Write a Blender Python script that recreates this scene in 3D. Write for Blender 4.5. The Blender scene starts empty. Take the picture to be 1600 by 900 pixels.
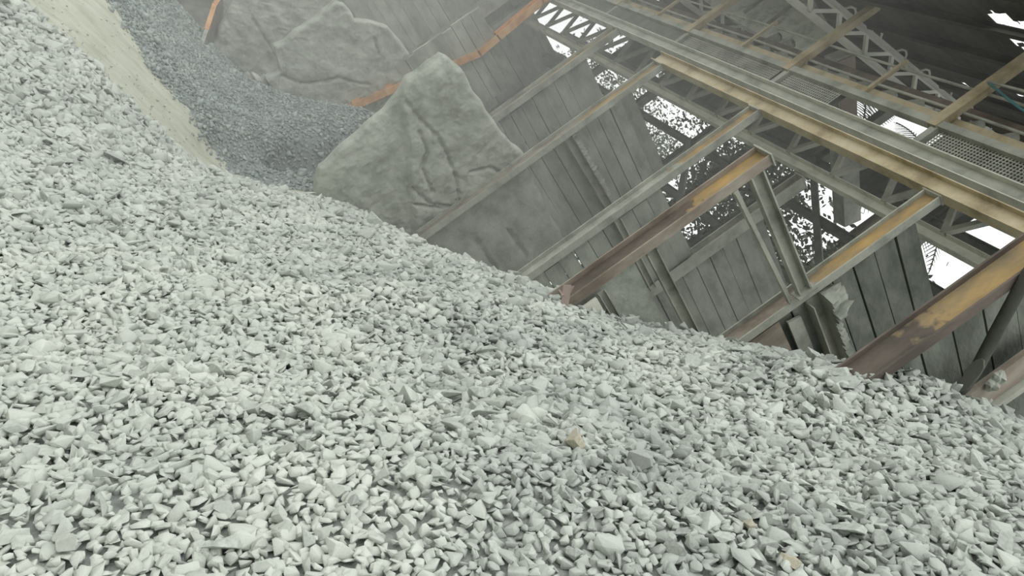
import bpy, bmesh, math, random
import numpy as np
from mathutils import Vector, Matrix, noise as mnoise

random.seed(7)
rng = np.random.default_rng(11)
C = bpy.context.scene.collection
V = Vector
# ------------------------------------------------------------------ camera
F = 1200.0
CAMZ = 4.2
PH = math.atan2(0.578, 0.816)          # the bays run away at this angle
CP, SP = math.cos(PH), math.sin(PH)
RO = math.atan2(0.581, 0.814)          # how far the camera is rolled
RS, RC = math.sin(RO), math.cos(RO)
# world: X = into the bays, Y = along the row of bays, Z = up; camera stands at X=Y=0
U = V((CP, -SP, 0)); W = V((SP, CP, 0)); Z = V((0, 0, 1)); X = V((1, 0, 0)); Y = V((0, 1, 0))
CAM = V((0, 0, CAMZ))

def ray(px, py):
    dx, dy = px - 800.0, py - 450.0
    u = (RS * dx + RC * dy) / F
    v = (RC * dx - RS * dy) / F
    return U * u + Z * v + W
def at(px, py, w): return CAM + ray(px, py) * w
def on_y(px, py, y): r = ray(px, py); return CAM + r * (y / r.y)
def on_x(px, py, x): r = ray(px, py); return CAM + r * (x / r.x)
def project(P):
    """(n,3) world points -> picture x, y and depth"""
    q = np.asarray(P, float) - np.array(CAM)
    w = q @ np.array(W); u = q @ np.array(U) / w; v = q[:, 2] / w
    return 800 + F * (RS * u + RC * v), 450 + F * (RC * u - RS * v), w

cd = bpy.data.cameras.new('camera'); cam = bpy.data.objects.new('camera', cd); C.objects.link(cam)
cx = U * RS + Z * RC; cy = -U * RC + Z * RS; cz = -W
m = Matrix((cx, cy, cz)).transposed().to_4x4(); m.translation = CAM
cam.matrix_world = m
cd.sensor_width = 36; cd.lens = 36 * F / 1600; cd.clip_start = 0.05; cd.clip_end = 400
bpy.context.scene.camera = cam

# ------------------------------------------------------------------ materials
def srgb(r, g, b):
    f = lambda c: (c / 12.92 if c <= 0.04045 else ((c + 0.055) / 1.055) ** 2.4)
    return (f(r / 255), f(g / 255), f(b / 255), 1)

def mat(name, cols, scale=3.0, rough=0.9, bump=0.0, bscale=40.0, rand=None, stretch=(1, 1, 1), metal=0.0, contrast=(0.35, 0.65), detail=6, rlo=0.8, rhi=1.12):
    """noise-mixed colours in object space; rand = 'island' / 'object' adds a tone of its own to each piece"""
    mt = bpy.data.materials.new(name); mt.use_nodes = True
    nt = mt.node_tree; N = nt.nodes; Lk = nt.links
    b = N['Principled BSDF']; b.inputs['Roughness'].default_value = rough; b.inputs['Metallic'].default_value = metal
    b.inputs['Specular IOR Level'].default_value = 0.25
    tc = N.new('ShaderNodeTexCoord'); mp = N.new('ShaderNodeMapping'); Lk.new(tc.outputs['Object'], mp.inputs['Vector'])
    mp.inputs['Scale'].default_value = stretch
    nz = N.new('ShaderNodeTexNoise'); nz.inputs['Scale'].default_value = scale; nz.inputs['Detail'].default_value = detail
    nz.inputs['Roughness'].default_value = 0.62
    Lk.new(mp.outputs['Vector'], nz.inputs['Vector'])
    cr = N.new('ShaderNodeValToRGB'); e = cr.color_ramp.elements
    e[0].position, e[1].position = contrast; e[0].color = cols[0]; e[1].color = cols[-1]
    for i, c in enumerate(cols[1:-1]):
        el = e.new(contrast[0] + (contrast[1] - contrast[0]) * (i + 1) / (len(cols) - 1)); el.color = c
    Lk.new(nz.outputs['Fac'], cr.inputs['Fac'])
    out = cr.outputs['Color']
    if rand:
        if rand == 'island':
            g = N.new('ShaderNodeNewGeometry'); ro = g.outputs['Random Per Island']
        else:
            g = N.new('ShaderNodeObjectInfo'); ro = g.outputs['Random']
        hs = N.new('ShaderNodeHueSaturation'); mr = N.new('ShaderNodeMapRange')
        mr.inputs['To Min'].default_value = rlo; mr.inputs['To Max'].default_value = rhi
        Lk.new(ro, mr.inputs['Value']); Lk.new(mr.outputs['Result'], hs.inputs['Value']); Lk.new(out, hs.inputs['Color'])
        out = hs.outputs['Color']
    Lk.new(out, b.inputs['Base Color'])
    if bump:
        n2 = N.new('ShaderNodeTexNoise'); n2.inputs['Scale'].default_value = bscale; n2.inputs['Detail'].default_value = 5
        bp = N.new('ShaderNodeBump'); bp.inputs['Strength'].default_value = bump; bp.inputs['Distance'].default_value = 0.02
        Lk.new(mp.outputs['Vector'], n2.inputs['Vector'])
        Lk.new(n2.outputs['Fac'], bp.inputs['Height']); Lk.new(bp.outputs['Normal'], b.inputs['Normal'])
    return mt

STONE = [srgb(160, 166, 160), srgb(178, 183, 176), srgb(190, 194, 186)]
M = {}
M['stone'] = mat('granite', STONE, 1.1, 0.92, 0.25, 60, 'island')
M['stone_o'] = mat('granite_piece', STONE, 6, 0.92, 0.35, 60, 'object')
for key, kind_ in (('stone', 'GEOMETRY'), ('stone_o', 'OBJECT')):        # pale dust settled on part of the heap
    nt = M[key].node_tree; b = nt.nodes['Principled BSDF']; src = b.inputs['Base Color'].links[0].from_socket
    at_ = nt.nodes.new('ShaderNodeAttribute'); at_.attribute_type = kind_; at_.attribute_name = 'dust'
    ml = nt.nodes.new('ShaderNodeMath'); ml.operation = 'MULTIPLY'; ml.inputs[1].default_value = 0.5; nt.links.new(at_.outputs['Fac'], ml.inputs[0])
    mx = nt.nodes.new('ShaderNodeMix'); mx.data_type = 'RGBA'; nt.links.new(ml.outputs['Value'], mx.inputs[0]); nt.links.new(src, mx.inputs[6]); mx.inputs[7].default_value = srgb(202, 206, 197)
    nt.links.new(mx.outputs[2], b.inputs['Base Color'])
M['ochre'] = mat('ochre_granite', [srgb(168, 164, 146), srgb(176, 170, 150), srgb(186, 186, 174)], 14, 0.92, 0.4, 60)
M['slate'] = mat('dark_granite', [srgb(160, 165, 160), srgb(174, 178, 172)], 14, 0.92, 0.4, 60)
M['bed'] = mat('gravel_bed', [srgb(128, 133, 129), srgb(160, 164, 158)], 22, 0.95, 0.6, 60)
M['chip'] = mat('dark_chippings', [srgb(126, 136, 135), srgb(147, 155, 152), srgb(163, 170, 166)], 2.5, 0.92, 0.2, 60, 'island')
M['chipbed'] = mat('dark_chipping_bed', [srgb(112, 119, 118), srgb(132, 139, 137)], 14, 0.95, 0.8, 40)
M['sand'] = mat('pale_sand', [srgb(160, 162, 146), srgb(175, 177, 161), srgb(184, 186, 172)], 5.0, 0.95, 0.9, 30, stretch=(0.3, 1.2, 1))
M['sandgrain'] = mat('sand_lump', [srgb(176, 176, 160), srgb(198, 198, 184)], 5, 0.95, 0.3, 50, 'island')
M['crete'] = mat('dust_caked_concrete', [srgb(138, 142, 133), srgb(160, 164, 155), srgb(174, 177, 168)], 2.6, 0.95, 0.9, 14)
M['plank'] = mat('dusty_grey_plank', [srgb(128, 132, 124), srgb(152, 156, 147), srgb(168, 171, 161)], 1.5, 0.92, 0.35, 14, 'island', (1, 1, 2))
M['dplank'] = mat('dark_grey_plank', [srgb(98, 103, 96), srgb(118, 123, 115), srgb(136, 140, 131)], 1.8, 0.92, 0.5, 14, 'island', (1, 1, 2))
M['steel'] = mat('dusty_grey_steel', [srgb(132, 134, 125), srgb(160, 162, 152), srgb(176, 177, 166)], 2.2, 0.8, 0.2, 24)
M['pale'] = mat('pale_dusty_steel', [srgb(184, 186, 176), srgb(206, 207, 196), srgb(216, 216, 204)], 2.5, 0.85, 0.15, 24)
M['tan'] = mat('tan_dusty_steel', [srgb(150, 138, 112), srgb(180, 168, 140), srgb(194, 184, 160)], 2.2, 0.85, 0.15, 24)
M['ochre_paint'] = mat('ochre_paint', [srgb(130, 120, 100), srgb(164, 142, 102), srgb(186, 156, 104)], 3, 0.8, 0.2, 24, stretch=(1, 1, 0.35))
M['rust'] = mat('brown_rust', [srgb(88, 82, 76), srgb(106, 97, 90), srgb(124, 113, 104)], 3, 0.9, 0.3, 24, stretch=(1, 1, 0.4))
M['rustgrey'] = mat('rust_stained_steel', [srgb(118, 108, 98), srgb(146, 137, 126), srgb(164, 158, 146)], 3, 0.9, 0.25, 24, stretch=(1, 1, 0.4))
M['orange'] = mat('orange_rust', [srgb(178, 128, 86), srgb(204, 152, 104), srgb(214, 176, 134)], 3, 0.9, 0.2, 24)
M['dark'] = mat('dark_sheet', [srgb(52, 52, 48), srgb(70, 69, 64), srgb(84, 83, 77)], 1.2, 0.95, 0.2, 10)  # even dark grey mix for the roof sheets and purlins
M['black'] = mat('dark_steel', [srgb(92, 95, 89), srgb(120, 122, 115)], 3, 0.85, 0.2, 20)
M['leaf'] = mat('leaf_green', [srgb(96, 106, 90), srgb(124, 132, 114)], 2, 0.7, 0, 10, 'island')
M['bark'] = mat('bark', [srgb(70, 66, 58), srgb(100, 94, 84)], 4, 0.95, 0.4, 12)
M['sheet'] = mat('pale_green_sheet', [srgb(176, 184, 174), srgb(214, 220, 210), srgb(226, 230, 222)], 2.6, 0.85, 0.3, 16, contrast=(0.4, 0.58))
M['darkpipe'] = mat('dark_dusty_pipe', [srgb(62, 64, 58), srgb(84, 86, 78)], 3, 0.9, 0.3, 20)
M['white'] = mat('white_dusty_steel', [srgb(216, 218, 208), srgb(232, 233, 224)], 2.5, 0.85, 0.15, 24)
M['clad'] = mat('grey_cladding', [srgb(84, 86, 80), srgb(112, 114, 106)], 1.2, 0.95, 0.2, 10)
M['pink'] = mat('pinkish_rust_plate', [srgb(138, 126, 118), srgb(152, 138, 130)], 6, 0.95, 0.2, 30)
M['blue'] = mat('blue_rope', [srgb(70, 120, 124), srgb(84, 132, 134)], 8, 0.8)
M['ground'] = mat('earth_ground', [srgb(120, 118, 104), srgb(140, 138, 124)], 1, 0.95, 0.3, 10)

# ------------------------------------------------------------------ mesh building
class MB:
    def __init__(s): s.v = []; s.f = []; s.m = []
    def add(s, vs, fs, m=0):
        b = len(s.v); s.v.extend([tuple(p) for p in vs])
        for f in fs: s.f.append([b + i for i in f]); s.m.append(m)
    def box(s, c, size, ax=(X, Y, Z), m=0):
        a, b, d = ax[0] * (size[0] / 2), ax[1] * (size[1] / 2), ax[2] * (size[2] / 2); c = V(c)
        vs = [c + a * i + b * j + d * k for i in (-1, 1) for j in (-1, 1) for k in (-1, 1)]
        s.add(vs, [(0, 1, 3, 2), (4, 6, 7, 5), (0, 4, 5, 1), (2, 3, 7, 6), (0, 2, 6, 4), (1, 5, 7, 3)], m)
    def frame(s, p0, p1, nrm):
        t = (V(p1) - V(p0)); L = t.length; t = t / L
        n = V(nrm) - t * V(nrm).dot(t); n.normalize(); return t, n, t.cross(n), L
    def bar(s, p0, p1, dn, ds, nrm=Z, m=0, on=0, os=0):
        """rectangular bar, dn thick along nrm, ds along the side axis"""
        t, n, sd, L = s.frame(p0, p1, nrm); c = (V(p0) + V(p1)) / 2 + n * on + sd * os
        s.box(c, (L, dn, ds), (t, n, sd), m)
    def hbeam(s, p0, p1, dep, wid, nrm, tf=0.016, tw=0.012, mf=0, mw=1):
        s.bar(p0, p1, tf, wid, nrm, mf, dep / 2 - tf / 2); s.bar(p0, p1, tf, wid, nrm, mf, -dep / 2 + tf / 2)
        s.bar(p0, p1, dep - 2 * tf, tw, nrm, mw)
    def channel(s, p0, p1, dep, wid, nrm, side=1, th=0.012, mf=0, mw=0):
        s.bar(p0, p1, th, wid, nrm, mf, dep / 2 - th / 2); s.bar(p0, p1, th, wid, nrm, mf, -dep / 2 + th / 2)
        s.bar(p0, p1, dep - 2 * th, th, nrm, mw, 0, side * (wid / 2 - th / 2))
    def angle(s, p0, p1, a, nrm, th=0.01, m=0):
        s.bar(p0, p1, th, a, nrm, m, -a / 2 + th / 2, 0); s.bar(p0, p1, a - th, th, nrm, m, th / 2, -a / 2 + th / 2)
    def tube(s, pts, r, n=8, m=0, caps=True):
        pts = [V(p) for p in pts]; rings = []
        up = Z if abs((pts[-1] - pts[0]).normalized().z) < 0.9 else X
        for i, p in enumerate(pts):
            t = (pts[min(i + 1, len(pts) - 1)] - pts[max(i - 1, 0)]).normalized()
            a = t.cross(up).normalized(); b = t.cross(a); rr = r[i] if isinstance(r, (list, tuple)) else r
            rings.append([p + a * (math.cos(2 * math.pi * k / n) * rr) + b * (math.sin(2 * math.pi * k / n) * rr) for k in range(n)])
        fs = [(i * n + k, i * n + (k + 1) % n, (i + 1) * n + (k + 1) % n, (i + 1) * n + k) for i in range(len(pts) - 1) for k in range(n)]
        if caps: fs += [tuple(range(n - 1, -1, -1)), tuple(range((len(pts) - 1) * n, len(pts) * n))]
        s.add([p for r_ in rings for p in r_], fs, m)
    def prism(s, poly, off, m=0):
        """polygon (list of points) given thickness by the vector off"""
        poly = [V(p) for p in poly]; n = len(poly); off = V(off)
        s.add(poly + [p + off for p in poly], [tuple(range(n)), tuple(range(2 * n - 1, n - 1, -1))] + [(i, n + i, n + (i + 1) % n, (i + 1) % n) for i in range(n)], m)
    def build(s, name, mats, parent=None, smooth=False):
        me = bpy.data.meshes.new(name); me.from_pydata(s.v, [], s.f)
        for mm in (mats if isinstance(mats, (list, tuple)) else [mats]): me.materials.append(M[mm])
        me.polygons.foreach_set('material_index', s.m)
        if smooth: me.polygons.foreach_set('use_smooth', [True] * len(s.f))
        me.validate(); me.update()
        bm = bmesh.new(); bm.from_mesh(me); bmesh.ops.recalc_face_normals(bm, faces=bm.faces); bm.to_mesh(me); bm.free()
        o = bpy.data.objects.new(name, me); C.objects.link(o)
        if parent is not None: o.parent = parent
        return o

def tag(o, label=None, cat=None, group=None, kind=None):
    if label: o['label'] = label
    if cat: o['category'] = cat
    if group: o['group'] = group
    if kind: o['kind'] = kind
    return o
def empty(name, label, cat, group=None, kind='thing'):
    o = bpy.data.objects.new(name, None); C.objects.link(o); o.empty_display_size = 0.1
    return tag(o, label, cat, group, kind)

def fbm(p, oct=4): return mnoise.fractal(V(p), 0.9, 2.1, oct)

# ------------------------------------------------------------------ the heaps: one fitted ground surface
CTRL = [  # picture point and how far away the ground is there
    (0, 900, 2.55), (200, 900, 2.6), (400, 900, 2.68), (800, 900, 2.87), (1200, 900, 3.0), (1600, 900, 3.2),
    (0, 700, 3.5), (0, 550, 4.8), (0, 450, 6.0), (0, 350, 7.3), (0, 240, 8.9), (0, 100, 10.3), (30, 10, 11.6),
    (200, 750, 3.2), (400, 750, 3.25), (800, 750, 3.4), (1200, 750, 3.95), (1500, 750, 4.2), (1600, 780, 3.9),
    (200, 600, 4.2), (400, 600, 4.6), (600, 600, 4.85), (800, 600, 5.15), (1000, 600, 5.4), (1200, 600, 5.8), (1400, 650, 5.3),
    (200, 450, 6.2), (400, 450, 6.8), (600, 450, 7.4), (750, 480, 7.0), (150, 300, 8.8), (300, 350, 8.9), (450, 380, 9.4),
    (120, 180, 10.8), (250, 270, 11.2), (150, 112, 12.0), (250, 212, 12.6), (345, 276, 13.2), (420, 296, 13.0), (488, 314, 12.6),
    (560, 340, 12.0), (640, 378, 11.2), (720, 410, 10.0), (800, 445, 9.0), (868, 470, 8.1), (960, 508, 7.9), (1045, 530, 7.8),
    (1110, 545, 7.9), (1170, 545, 8.5), (1300, 570, 7.6), 
    (100, 10, 12.6), (200, 120, 13.0), (290, 230, 13.6), (170, 0, 14.0), (240, 110, 14.0), (310, 192, 14.2), (362, 272, 14.6),
    (210, 0, 15.6), (270, 90, 15.2), (340, 160, 15.6), (420, 230, 15.6), (480, 275, 15.4), (400, 180, 17.2), (500, 220, 16.8),
    (265, 0, 19.5), (310, 80, 20.0), (400, 132, 20.3), (470, 160, 19.8), (530, 178, 19.3), (590, 188, 18.8),
]
pts = [tuple(at(a, b, w)) for a, b, w in CTRL]
# ground that the photograph does not show: lower floor of the bays, the foot of the heap
pts += [(5.0, 3.42, 6.0), (5.24, 3.5, 6.24), (6.03, 3.5, 6.62), (6.93, 3.5, 7.15), (8.4, 6.2, 6.3), (-3, -1, 0.3), (-3, 6, -0.6), (-2.5, 12, -0.4), (-3, 20, -0.2), (0, 28, 0.3), (-3, 28, 0.0), (12, 28, 1.2), (12, 22, 1.8),
        (12, 16, 1.8), (9, 13.0, 2.2), (12, 9, 3.2), (12, 3, 6.8), (9, 8.5, 4.0), (8.5, 11.5, 2.9), (8, 15, 2.2), (5.5, 15.5, 1.0), (7.5, 18, 2.3), (7, 23.3, 1.6), (4.5, 23.3, 1.4), (1, -2, 2.6)]
pts = np.array(pts)
def tps_fit(P, lam):
    n = len(P); d = np.linalg.norm(P[:, None, :2] - P[None, :, :2], axis=2)
    K = np.where(d > 0, d * d * np.log(d + 1e-9), 0) + lam * np.eye(n)
    Q = np.c_[np.ones(n), P[:, :2]]
    A = np.block([[K, Q], [Q.T, np.zeros((3, 3))]])
    return np.linalg.solve(A, np.r_[P[:, 2], 0, 0, 0])
TW = tps_fit(pts, 0.02)
def ground(x, y):
    x = np.asarray(x, float); y = np.asarray(y, float); out = np.empty(x.shape)
    xf, yf, of = x.ravel(), y.ravel(), out.ravel()
    for i in range(0, len(xf), 20000):
        d = np.hypot(xf[i:i + 20000, None] - pts[None, :, 0], yf[i:i + 20000, None] - pts[None, :, 1])
        K = np.where(d > 0, d * d * np.log(d + 1e-9), 0)
        of[i:i + 20000] = K @ TW[:-3] + TW[-3] + TW[-2] * xf[i:i + 20000] + TW[-1] * yf[i:i + 20000]
    return of.reshape(x.shape)
def ground_n(x, y, e=0.06):
    gx = (ground(x + e, y) - ground(x - e, y)) / (2 * e); gy = (ground(x, y + e) - ground(x, y - e)) / (2 * e)
    n = np.stack([-gx, -gy, np.ones_like(gx)], -1); return n / np.linalg.norm(n, axis=-1, keepdims=True)

# border lines between the three materials on the ground, as (x, y) polylines
def xy(l): return np.array([tuple(at(*q))[:2] for q in l])
EDGE_A = xy([(-120, -140, 10.6), (-60, -75, 11.0), (30, 10, 11.6), (90, 60, 11.8), (150, 112, 12.0), (200, 165, 12.3), (250, 212, 12.6), (300, 248, 12.9), (345, 276, 13.2), (420, 296, 13.2), (488, 314, 12.9), (560, 340, 12.3), (640, 378, 11.6), (720, 410, 10.4)])
EDGE_B = xy([(90, -160, 13.6), (130, -80, 13.8), (170, 0, 14.0), (205, 55, 14.0), (240, 110, 14.0), (275, 152, 14.1), (310, 192, 14.2), (335, 230, 14.4), (360, 268, 14.6), (366, 290, 14.75), (480, 330, 14.0)])
def side(poly, x, y):
    """signed distance to a polyline: > 0 on the far side (away from the camera)"""
    best = np.full(x.shape, 1e9); sg = np.zeros(x.shape)
    for (ax, ay), (bx, by) in zip(poly[:-1], poly[1:]):
        ex, ey = bx - ax, by - ay; t = np.clip(((x - ax) * ex + (y - ay) * ey) / (ex * ex + ey * ey), 0, 1)
        d = np.hypot(x - ax - t * ex, y - ay - t * ey); cr = ex * (y - ay) - ey * (x - ax)
        u = d < best; best = np.where(u, d, best); sg = np.where(u, np.sign(cr), sg)
    return best * sg
def zone(x, y, fuzz=0.0):
    """0 coarse granite, 1 pale sand, 2 dark chippings"""
    x = np.asarray(x, float); y = np.asarray(y, float)
    j = 0.05 * np.sin(3.1 * x + 2 * y) + 0.03 * np.sin(7 * x - 5 * y) + fuzz * rng.normal(0, 1, x.shape)
    a = side(EDGE_A, x, y); b = side(EDGE_B, x, y) + j
    far = y + 0.2 * x > 9.0
    z = np.where((a + j < 0) | ~far | (x > 5.6) & (y < 13.2), 0, np.where(b < 0, 1, 2))
    return np.where((x > 4.6) & (z > 0) & (y > 13.6), 2, z)

def terrain():
    xs = np.arange(-3.2, 12.01, 0.1); ys = np.arange(-1.6, 28.01, 0.1)
    gx, gy = np.meshgrid(xs, ys, indexing='ij'); gz = ground(gx, gy)
    zc = zone(gx, gy)
    bumps = np.array([mnoise.fractal(V((a * 1.3, b * 1.3, 0)), 0.8, 2.1, 4) for a, b in zip(gx.ravel(), gy.ravel())]).reshape(gx.shape)
    gz = gz + bumps * np.where(zc == 1, 0.035, 0.02) - np.where(zc == 0, 0.03, 0.0)
    nx, ny = gx.shape; vs = np.stack([gx, gy, gz], -1).reshape(-1, 3)
    i = np.arange(nx * ny).reshape(nx, ny)
    f = np.stack([i[:-1, :-1], i[1:, :-1], i[1:, 1:], i[:-1, 1:]], -1).reshape(-1, 4)
    me = bpy.data.meshes.new('ground_heap'); me.from_pydata(vs.tolist(), [], f.tolist())
    for k in ('bed', 'sand', 'chipbed'): me.materials.append(M[k])
    c = zone(gx[:-1, :-1] + 0.05, gy[:-1, :-1] + 0.05).ravel()
    me.polygons.foreach_set('material_index', c.astype(np.int32)); me.polygons.foreach_set('use_smooth', [True] * len(f))
    o = bpy.data.objects.new('ground', me); C.objects.link(o)
    tag(o, 'sloping ground of sand and stone dust under the heaps', 'ground', kind='structure')
terrain()

# ------------------------------------------------------------------ stones
def stone_template(seed, npt=13, flat=(1.0, 0.74, 0.5), bevel=0.0):
    r = random.Random(seed); bm = bmesh.new()
    k = (flat[0], flat[1] * r.uniform(0.85, 1.15), flat[2] * r.uniform(0.75, 1.3))
    for i in range(npt):
        d = V((r.gauss(0, 1), r.gauss(0, 1), r.gauss(0, 1))).normalized() * r.uniform(0.78, 1.0)
        q = V([math.copysign(abs(c) ** 0.75, c) for c in d])
        bm.verts.new((q.x * k[0] * 0.5, q.y * k[1] * 0.5, q.z * k[2] * 0.5))
    res = bmesh.ops.convex_hull(bm, input=bm.verts)
    bm.verts.ensure_lookup_table()
    bmesh.ops.delete(bm, geom=list({g for g in res['geom_interior'] + res['geom_unused'] if isinstance(g, bmesh.types.BMVert)}), context='VERTS')
    bmesh.ops.dissolve_limit(bm, angle_limit=0.22, verts=bm.verts, edges=bm.edges)
    if bevel:
        bmesh.ops.bevel(bm, geom=list(bm.edges), offset=bevel, segments=1, affect='EDGES', clamp_overlap=True)
    bmesh.ops.triangulate(bm, faces=bm.faces)
    bmesh.ops.recalc_face_normals(bm, faces=bm.faces)
    bm.verts.index_update()
    v = np.array([tuple(q.co) for q in bm.verts]); f = np.array([[q.index for q in p.verts] for p in bm.faces]); bm.free()
    ext = v.max(0) - v.min(0); v = v - (v.max(0) + v.min(0)) / 2; v[:, 0] /= ext[0]; v[:, 1] *= 1 / ext[0]; v[:, 2] *= 1 / ext[0]
    return v, f
TPL = [stone_template(100 + i, random.Random(i).choice((8, 9, 10, 12, 14)), (1, random.Random(i + 50).uniform(.58, .9), random.Random(i + 80).uniform(.26, .66)), 0.013) for i in range(36)]
TPL_S = [stone_template(300 + i, 9, (1, random.Random(i + 50).uniform(.6, .9), random.Random(i + 80).uniform(.4, .65))) for i in range(16)]

def rot_frames(n, tilt, rr):
    """random rotation matrices whose z axes wobble about the normals n"""
    k = len(n)
    z = n + rr.normal(0, tilt, (k, 3)); z /= np.linalg.norm(z, axis=1, keepdims=True)
    a = rr.normal(0, 1, (k, 3)); x = a - z * (a * z).sum(1, keepdims=True); x /= np.linalg.norm(x, axis=1, keepdims=True)
    return np.stack([x, np.cross(z, x), z], -1)
def stone_size(x, y, z):
    d = np.sqrt(x * x + y * y + (z - CAMZ) ** 2)
    return 0.0475 * (d / 2.8) ** 0.55
def scatter(box, rad_of, keep, tries, rr):
    """points on the ground no closer than rad_of (dart throwing on a hash grid)"""
    out = []; cell = 0.12; grid = {}
    P = np.c_[rr.uniform(box[0], box[1], tries), rr.uniform(box[2], box[3], tries)]
    P = P[keep(P[:, 0], P[:, 1])]
    z = ground(P[:, 0], P[:, 1]); px, py, w = project(np.c_[P, z])
    ok = (w > 0.75) & (px > -600) & (px < 2700) & (py > -300) & (py < 2000)
    P = P[ok]; z = z[ok]; R = rad_of(P[:, 0], P[:, 1], z)
    for (x, y), zz, r in zip(P.tolist(), z.tolist(), R.tolist()):
        i, j = int(x // cell), int(y // cell); m = int(r // cell) + 1; bad = False
        for a in range(i - m, i + m + 1):
            for b in range(j - m, j + m + 1):
                for q in grid.get((a, b), ()):
                    if (q[0] - x) ** 2 + (q[1] - y) ** 2 < r * r: bad = True; break
                if bad: break
            if bad: break
        if not bad:
            grid.setdefault((i, j), []).append((x, y)); out.append((x, y, zz))
    return np.array(out)
def coarse(x, y): return zone(x, y, 0.09) == 0
SLOPE_K = 0.8                          # the slope is steep: spacing measured in plan is shorter
def layer(tries, spacing, grow, lift, tilt, box=(-2.6, 8.6, -1.5, 14.5), seed=1):
    rr = np.random.default_rng(seed)
    p = scatter(box, lambda x, y, z: stone_size(x, y, z) * spacing, coarse, tries, rr)
    n = ground_n(p[:, 0], p[:, 1]); s = stone_size(*p.T)
    px, py, w = project(p)
    sc = s * grow * np.exp(rr.normal(0, 0.24, len(p))) * np.where(rr.random(len(p)) < 0.03, 1.55, 1.0)
    # a patch of clean, larger stones below the middle of the heap
    hx, hy = at(800, 660, 4.6)[:2]
    sc *= 1 + 0.42 * np.exp(-(((p[:, 0] - hx) / 0.55) ** 2 + ((p[:, 1] - hy) / 0.5) ** 2))
    p = p + n * (sc * (lift + rr.normal(0, 0.10, len(p))))[:, None]
    return p, rot_frames(n, tilt, rr), sc, rr.integers(0, len(TPL), len(p))
L1 = layer(520000, 0.50, 1.12, 0.06, 0.40, seed=1)
L2 = layer(200000, 0.80, 1.05, 0.26, 0.42, seed=2)
P_ = np.concatenate([L1[0], L2[0]]); R_ = np.concatenate([L1[1], L2[1]]); S_ = np.concatenate([L1[2], L2[2]]); T_ = np.concatenate([L1[3], L2[3]])
px, py, w = project(P_)
inside = (px > 12) & (px < 1588) & (py > 12) & (py < 886)
top = np.r_[np.zeros(len(L1[0]), bool), np.ones(len(L2[0]), bool)]
show = np.where(inside & top, S_ / w, 0)
near = np.argsort(-show)[:300]
is_near = np.zeros(len(P_), bool); is_near[near] = True

DUST_LINE = xy([(470, 330, 9.0), (540, 440, 6.7), (640, 600, 4.9), (700, 720, 3.6), (735, 900, 2.8), (745, 1000, 2.4)])
def dust_of(P):
    d = -side(DUST_LINE, P[:, 0], P[:, 1]); t = np.clip((d + 0.22) / 0.44, 0, 1); t = t * t * (3 - 2 * t)
    far = np.clip((P[:, 1] - 6.5) / 2, 0, 1)
    return np.clip(t * (1 - far) + 0.55 * far + rng.normal(0, 0.12, len(P)), 0, 1)
def mass(name, P, R, S, T, tpl, mt):
    vs, fs, b = [], [], 0
    for k, (tv, tf) in enumerate(tpl):
        idx = np.where(T == k)[0]
        if not len(idx): continue
        v = np.einsum('nij,vj->nvi', R[idx] * S[idx, None, None], tv) + P[idx, None, :]
        vs.append(v.reshape(-1, 3)); fs.append((tf[None] + (b + np.arange(len(idx)) * len(tv))[:, None, None]).reshape(-1, 3)); b += len(idx) * len(tv)
    vs = np.concatenate(vs).astype(np.float32); fs = np.concatenate(fs).astype(np.int32)
    me = bpy.data.meshes.new(name); me.vertices.add(len(vs)); me.vertices.foreach_set('co', vs.ravel())
    me.loops.add(fs.size); me.loops.foreach_set('vertex_index', fs.ravel())
    me.polygons.add(len(fs)); me.polygons.foreach_set('loop_start', np.arange(0, fs.size, 3, dtype=np.int32)); me.polygons.foreach_set('loop_total', np.full(len(fs), 3, np.int32))
    if mt == 'stone':
        D = dust_of(P); dv = np.concatenate([np.repeat(D[T == k], len(tv)) for k, (tv, tf) in enumerate(tpl) if (T == k).any()]).astype(np.float32)
        me.attributes.new('dust', 'FLOAT', 'POINT').data.foreach_set('value', dv)
    me.update(calc_edges=True); me.materials.append(M[mt])
    o = bpy.data.objects.new(name, me); C.objects.link(o); return o
rest = ~is_near
tag(mass('granite_gravel', P_[rest], R_[rest], S_[rest], T_[rest], TPL, 'stone'),
    'coarse heap of pale grey crushed granite filling the near slope', 'gravel', kind='stuff')
TM = []
for k, (tv, tf) in enumerate(TPL):
    me = bpy.data.meshes.new('granite_stone'); me.from_pydata(tv.tolist(), [], tf.tolist()); me.materials.append(M['stone_o']); me.update(); TM.append(me)
def stone_obj(i, name='granite_stone'):
    o = bpy.data.objects.new(name, TM[int(T_[i])]); C.objects.link(o)
    mm = Matrix([[*(R_[i][r] * S_[i]), P_[i][r]] for r in range(3)] + [[0, 0, 0, 1]]); o.matrix_world = mm; return o
DN = dust_of(P_)
for i in near:
    o = stone_obj(i); o['dust'] = float(DN[i])
    tag(o, 'large pale grey angular stone lying on top of the nearest granite gravel', 'stone', 'larger loose stones on the gravel heap', 'thing')

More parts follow.
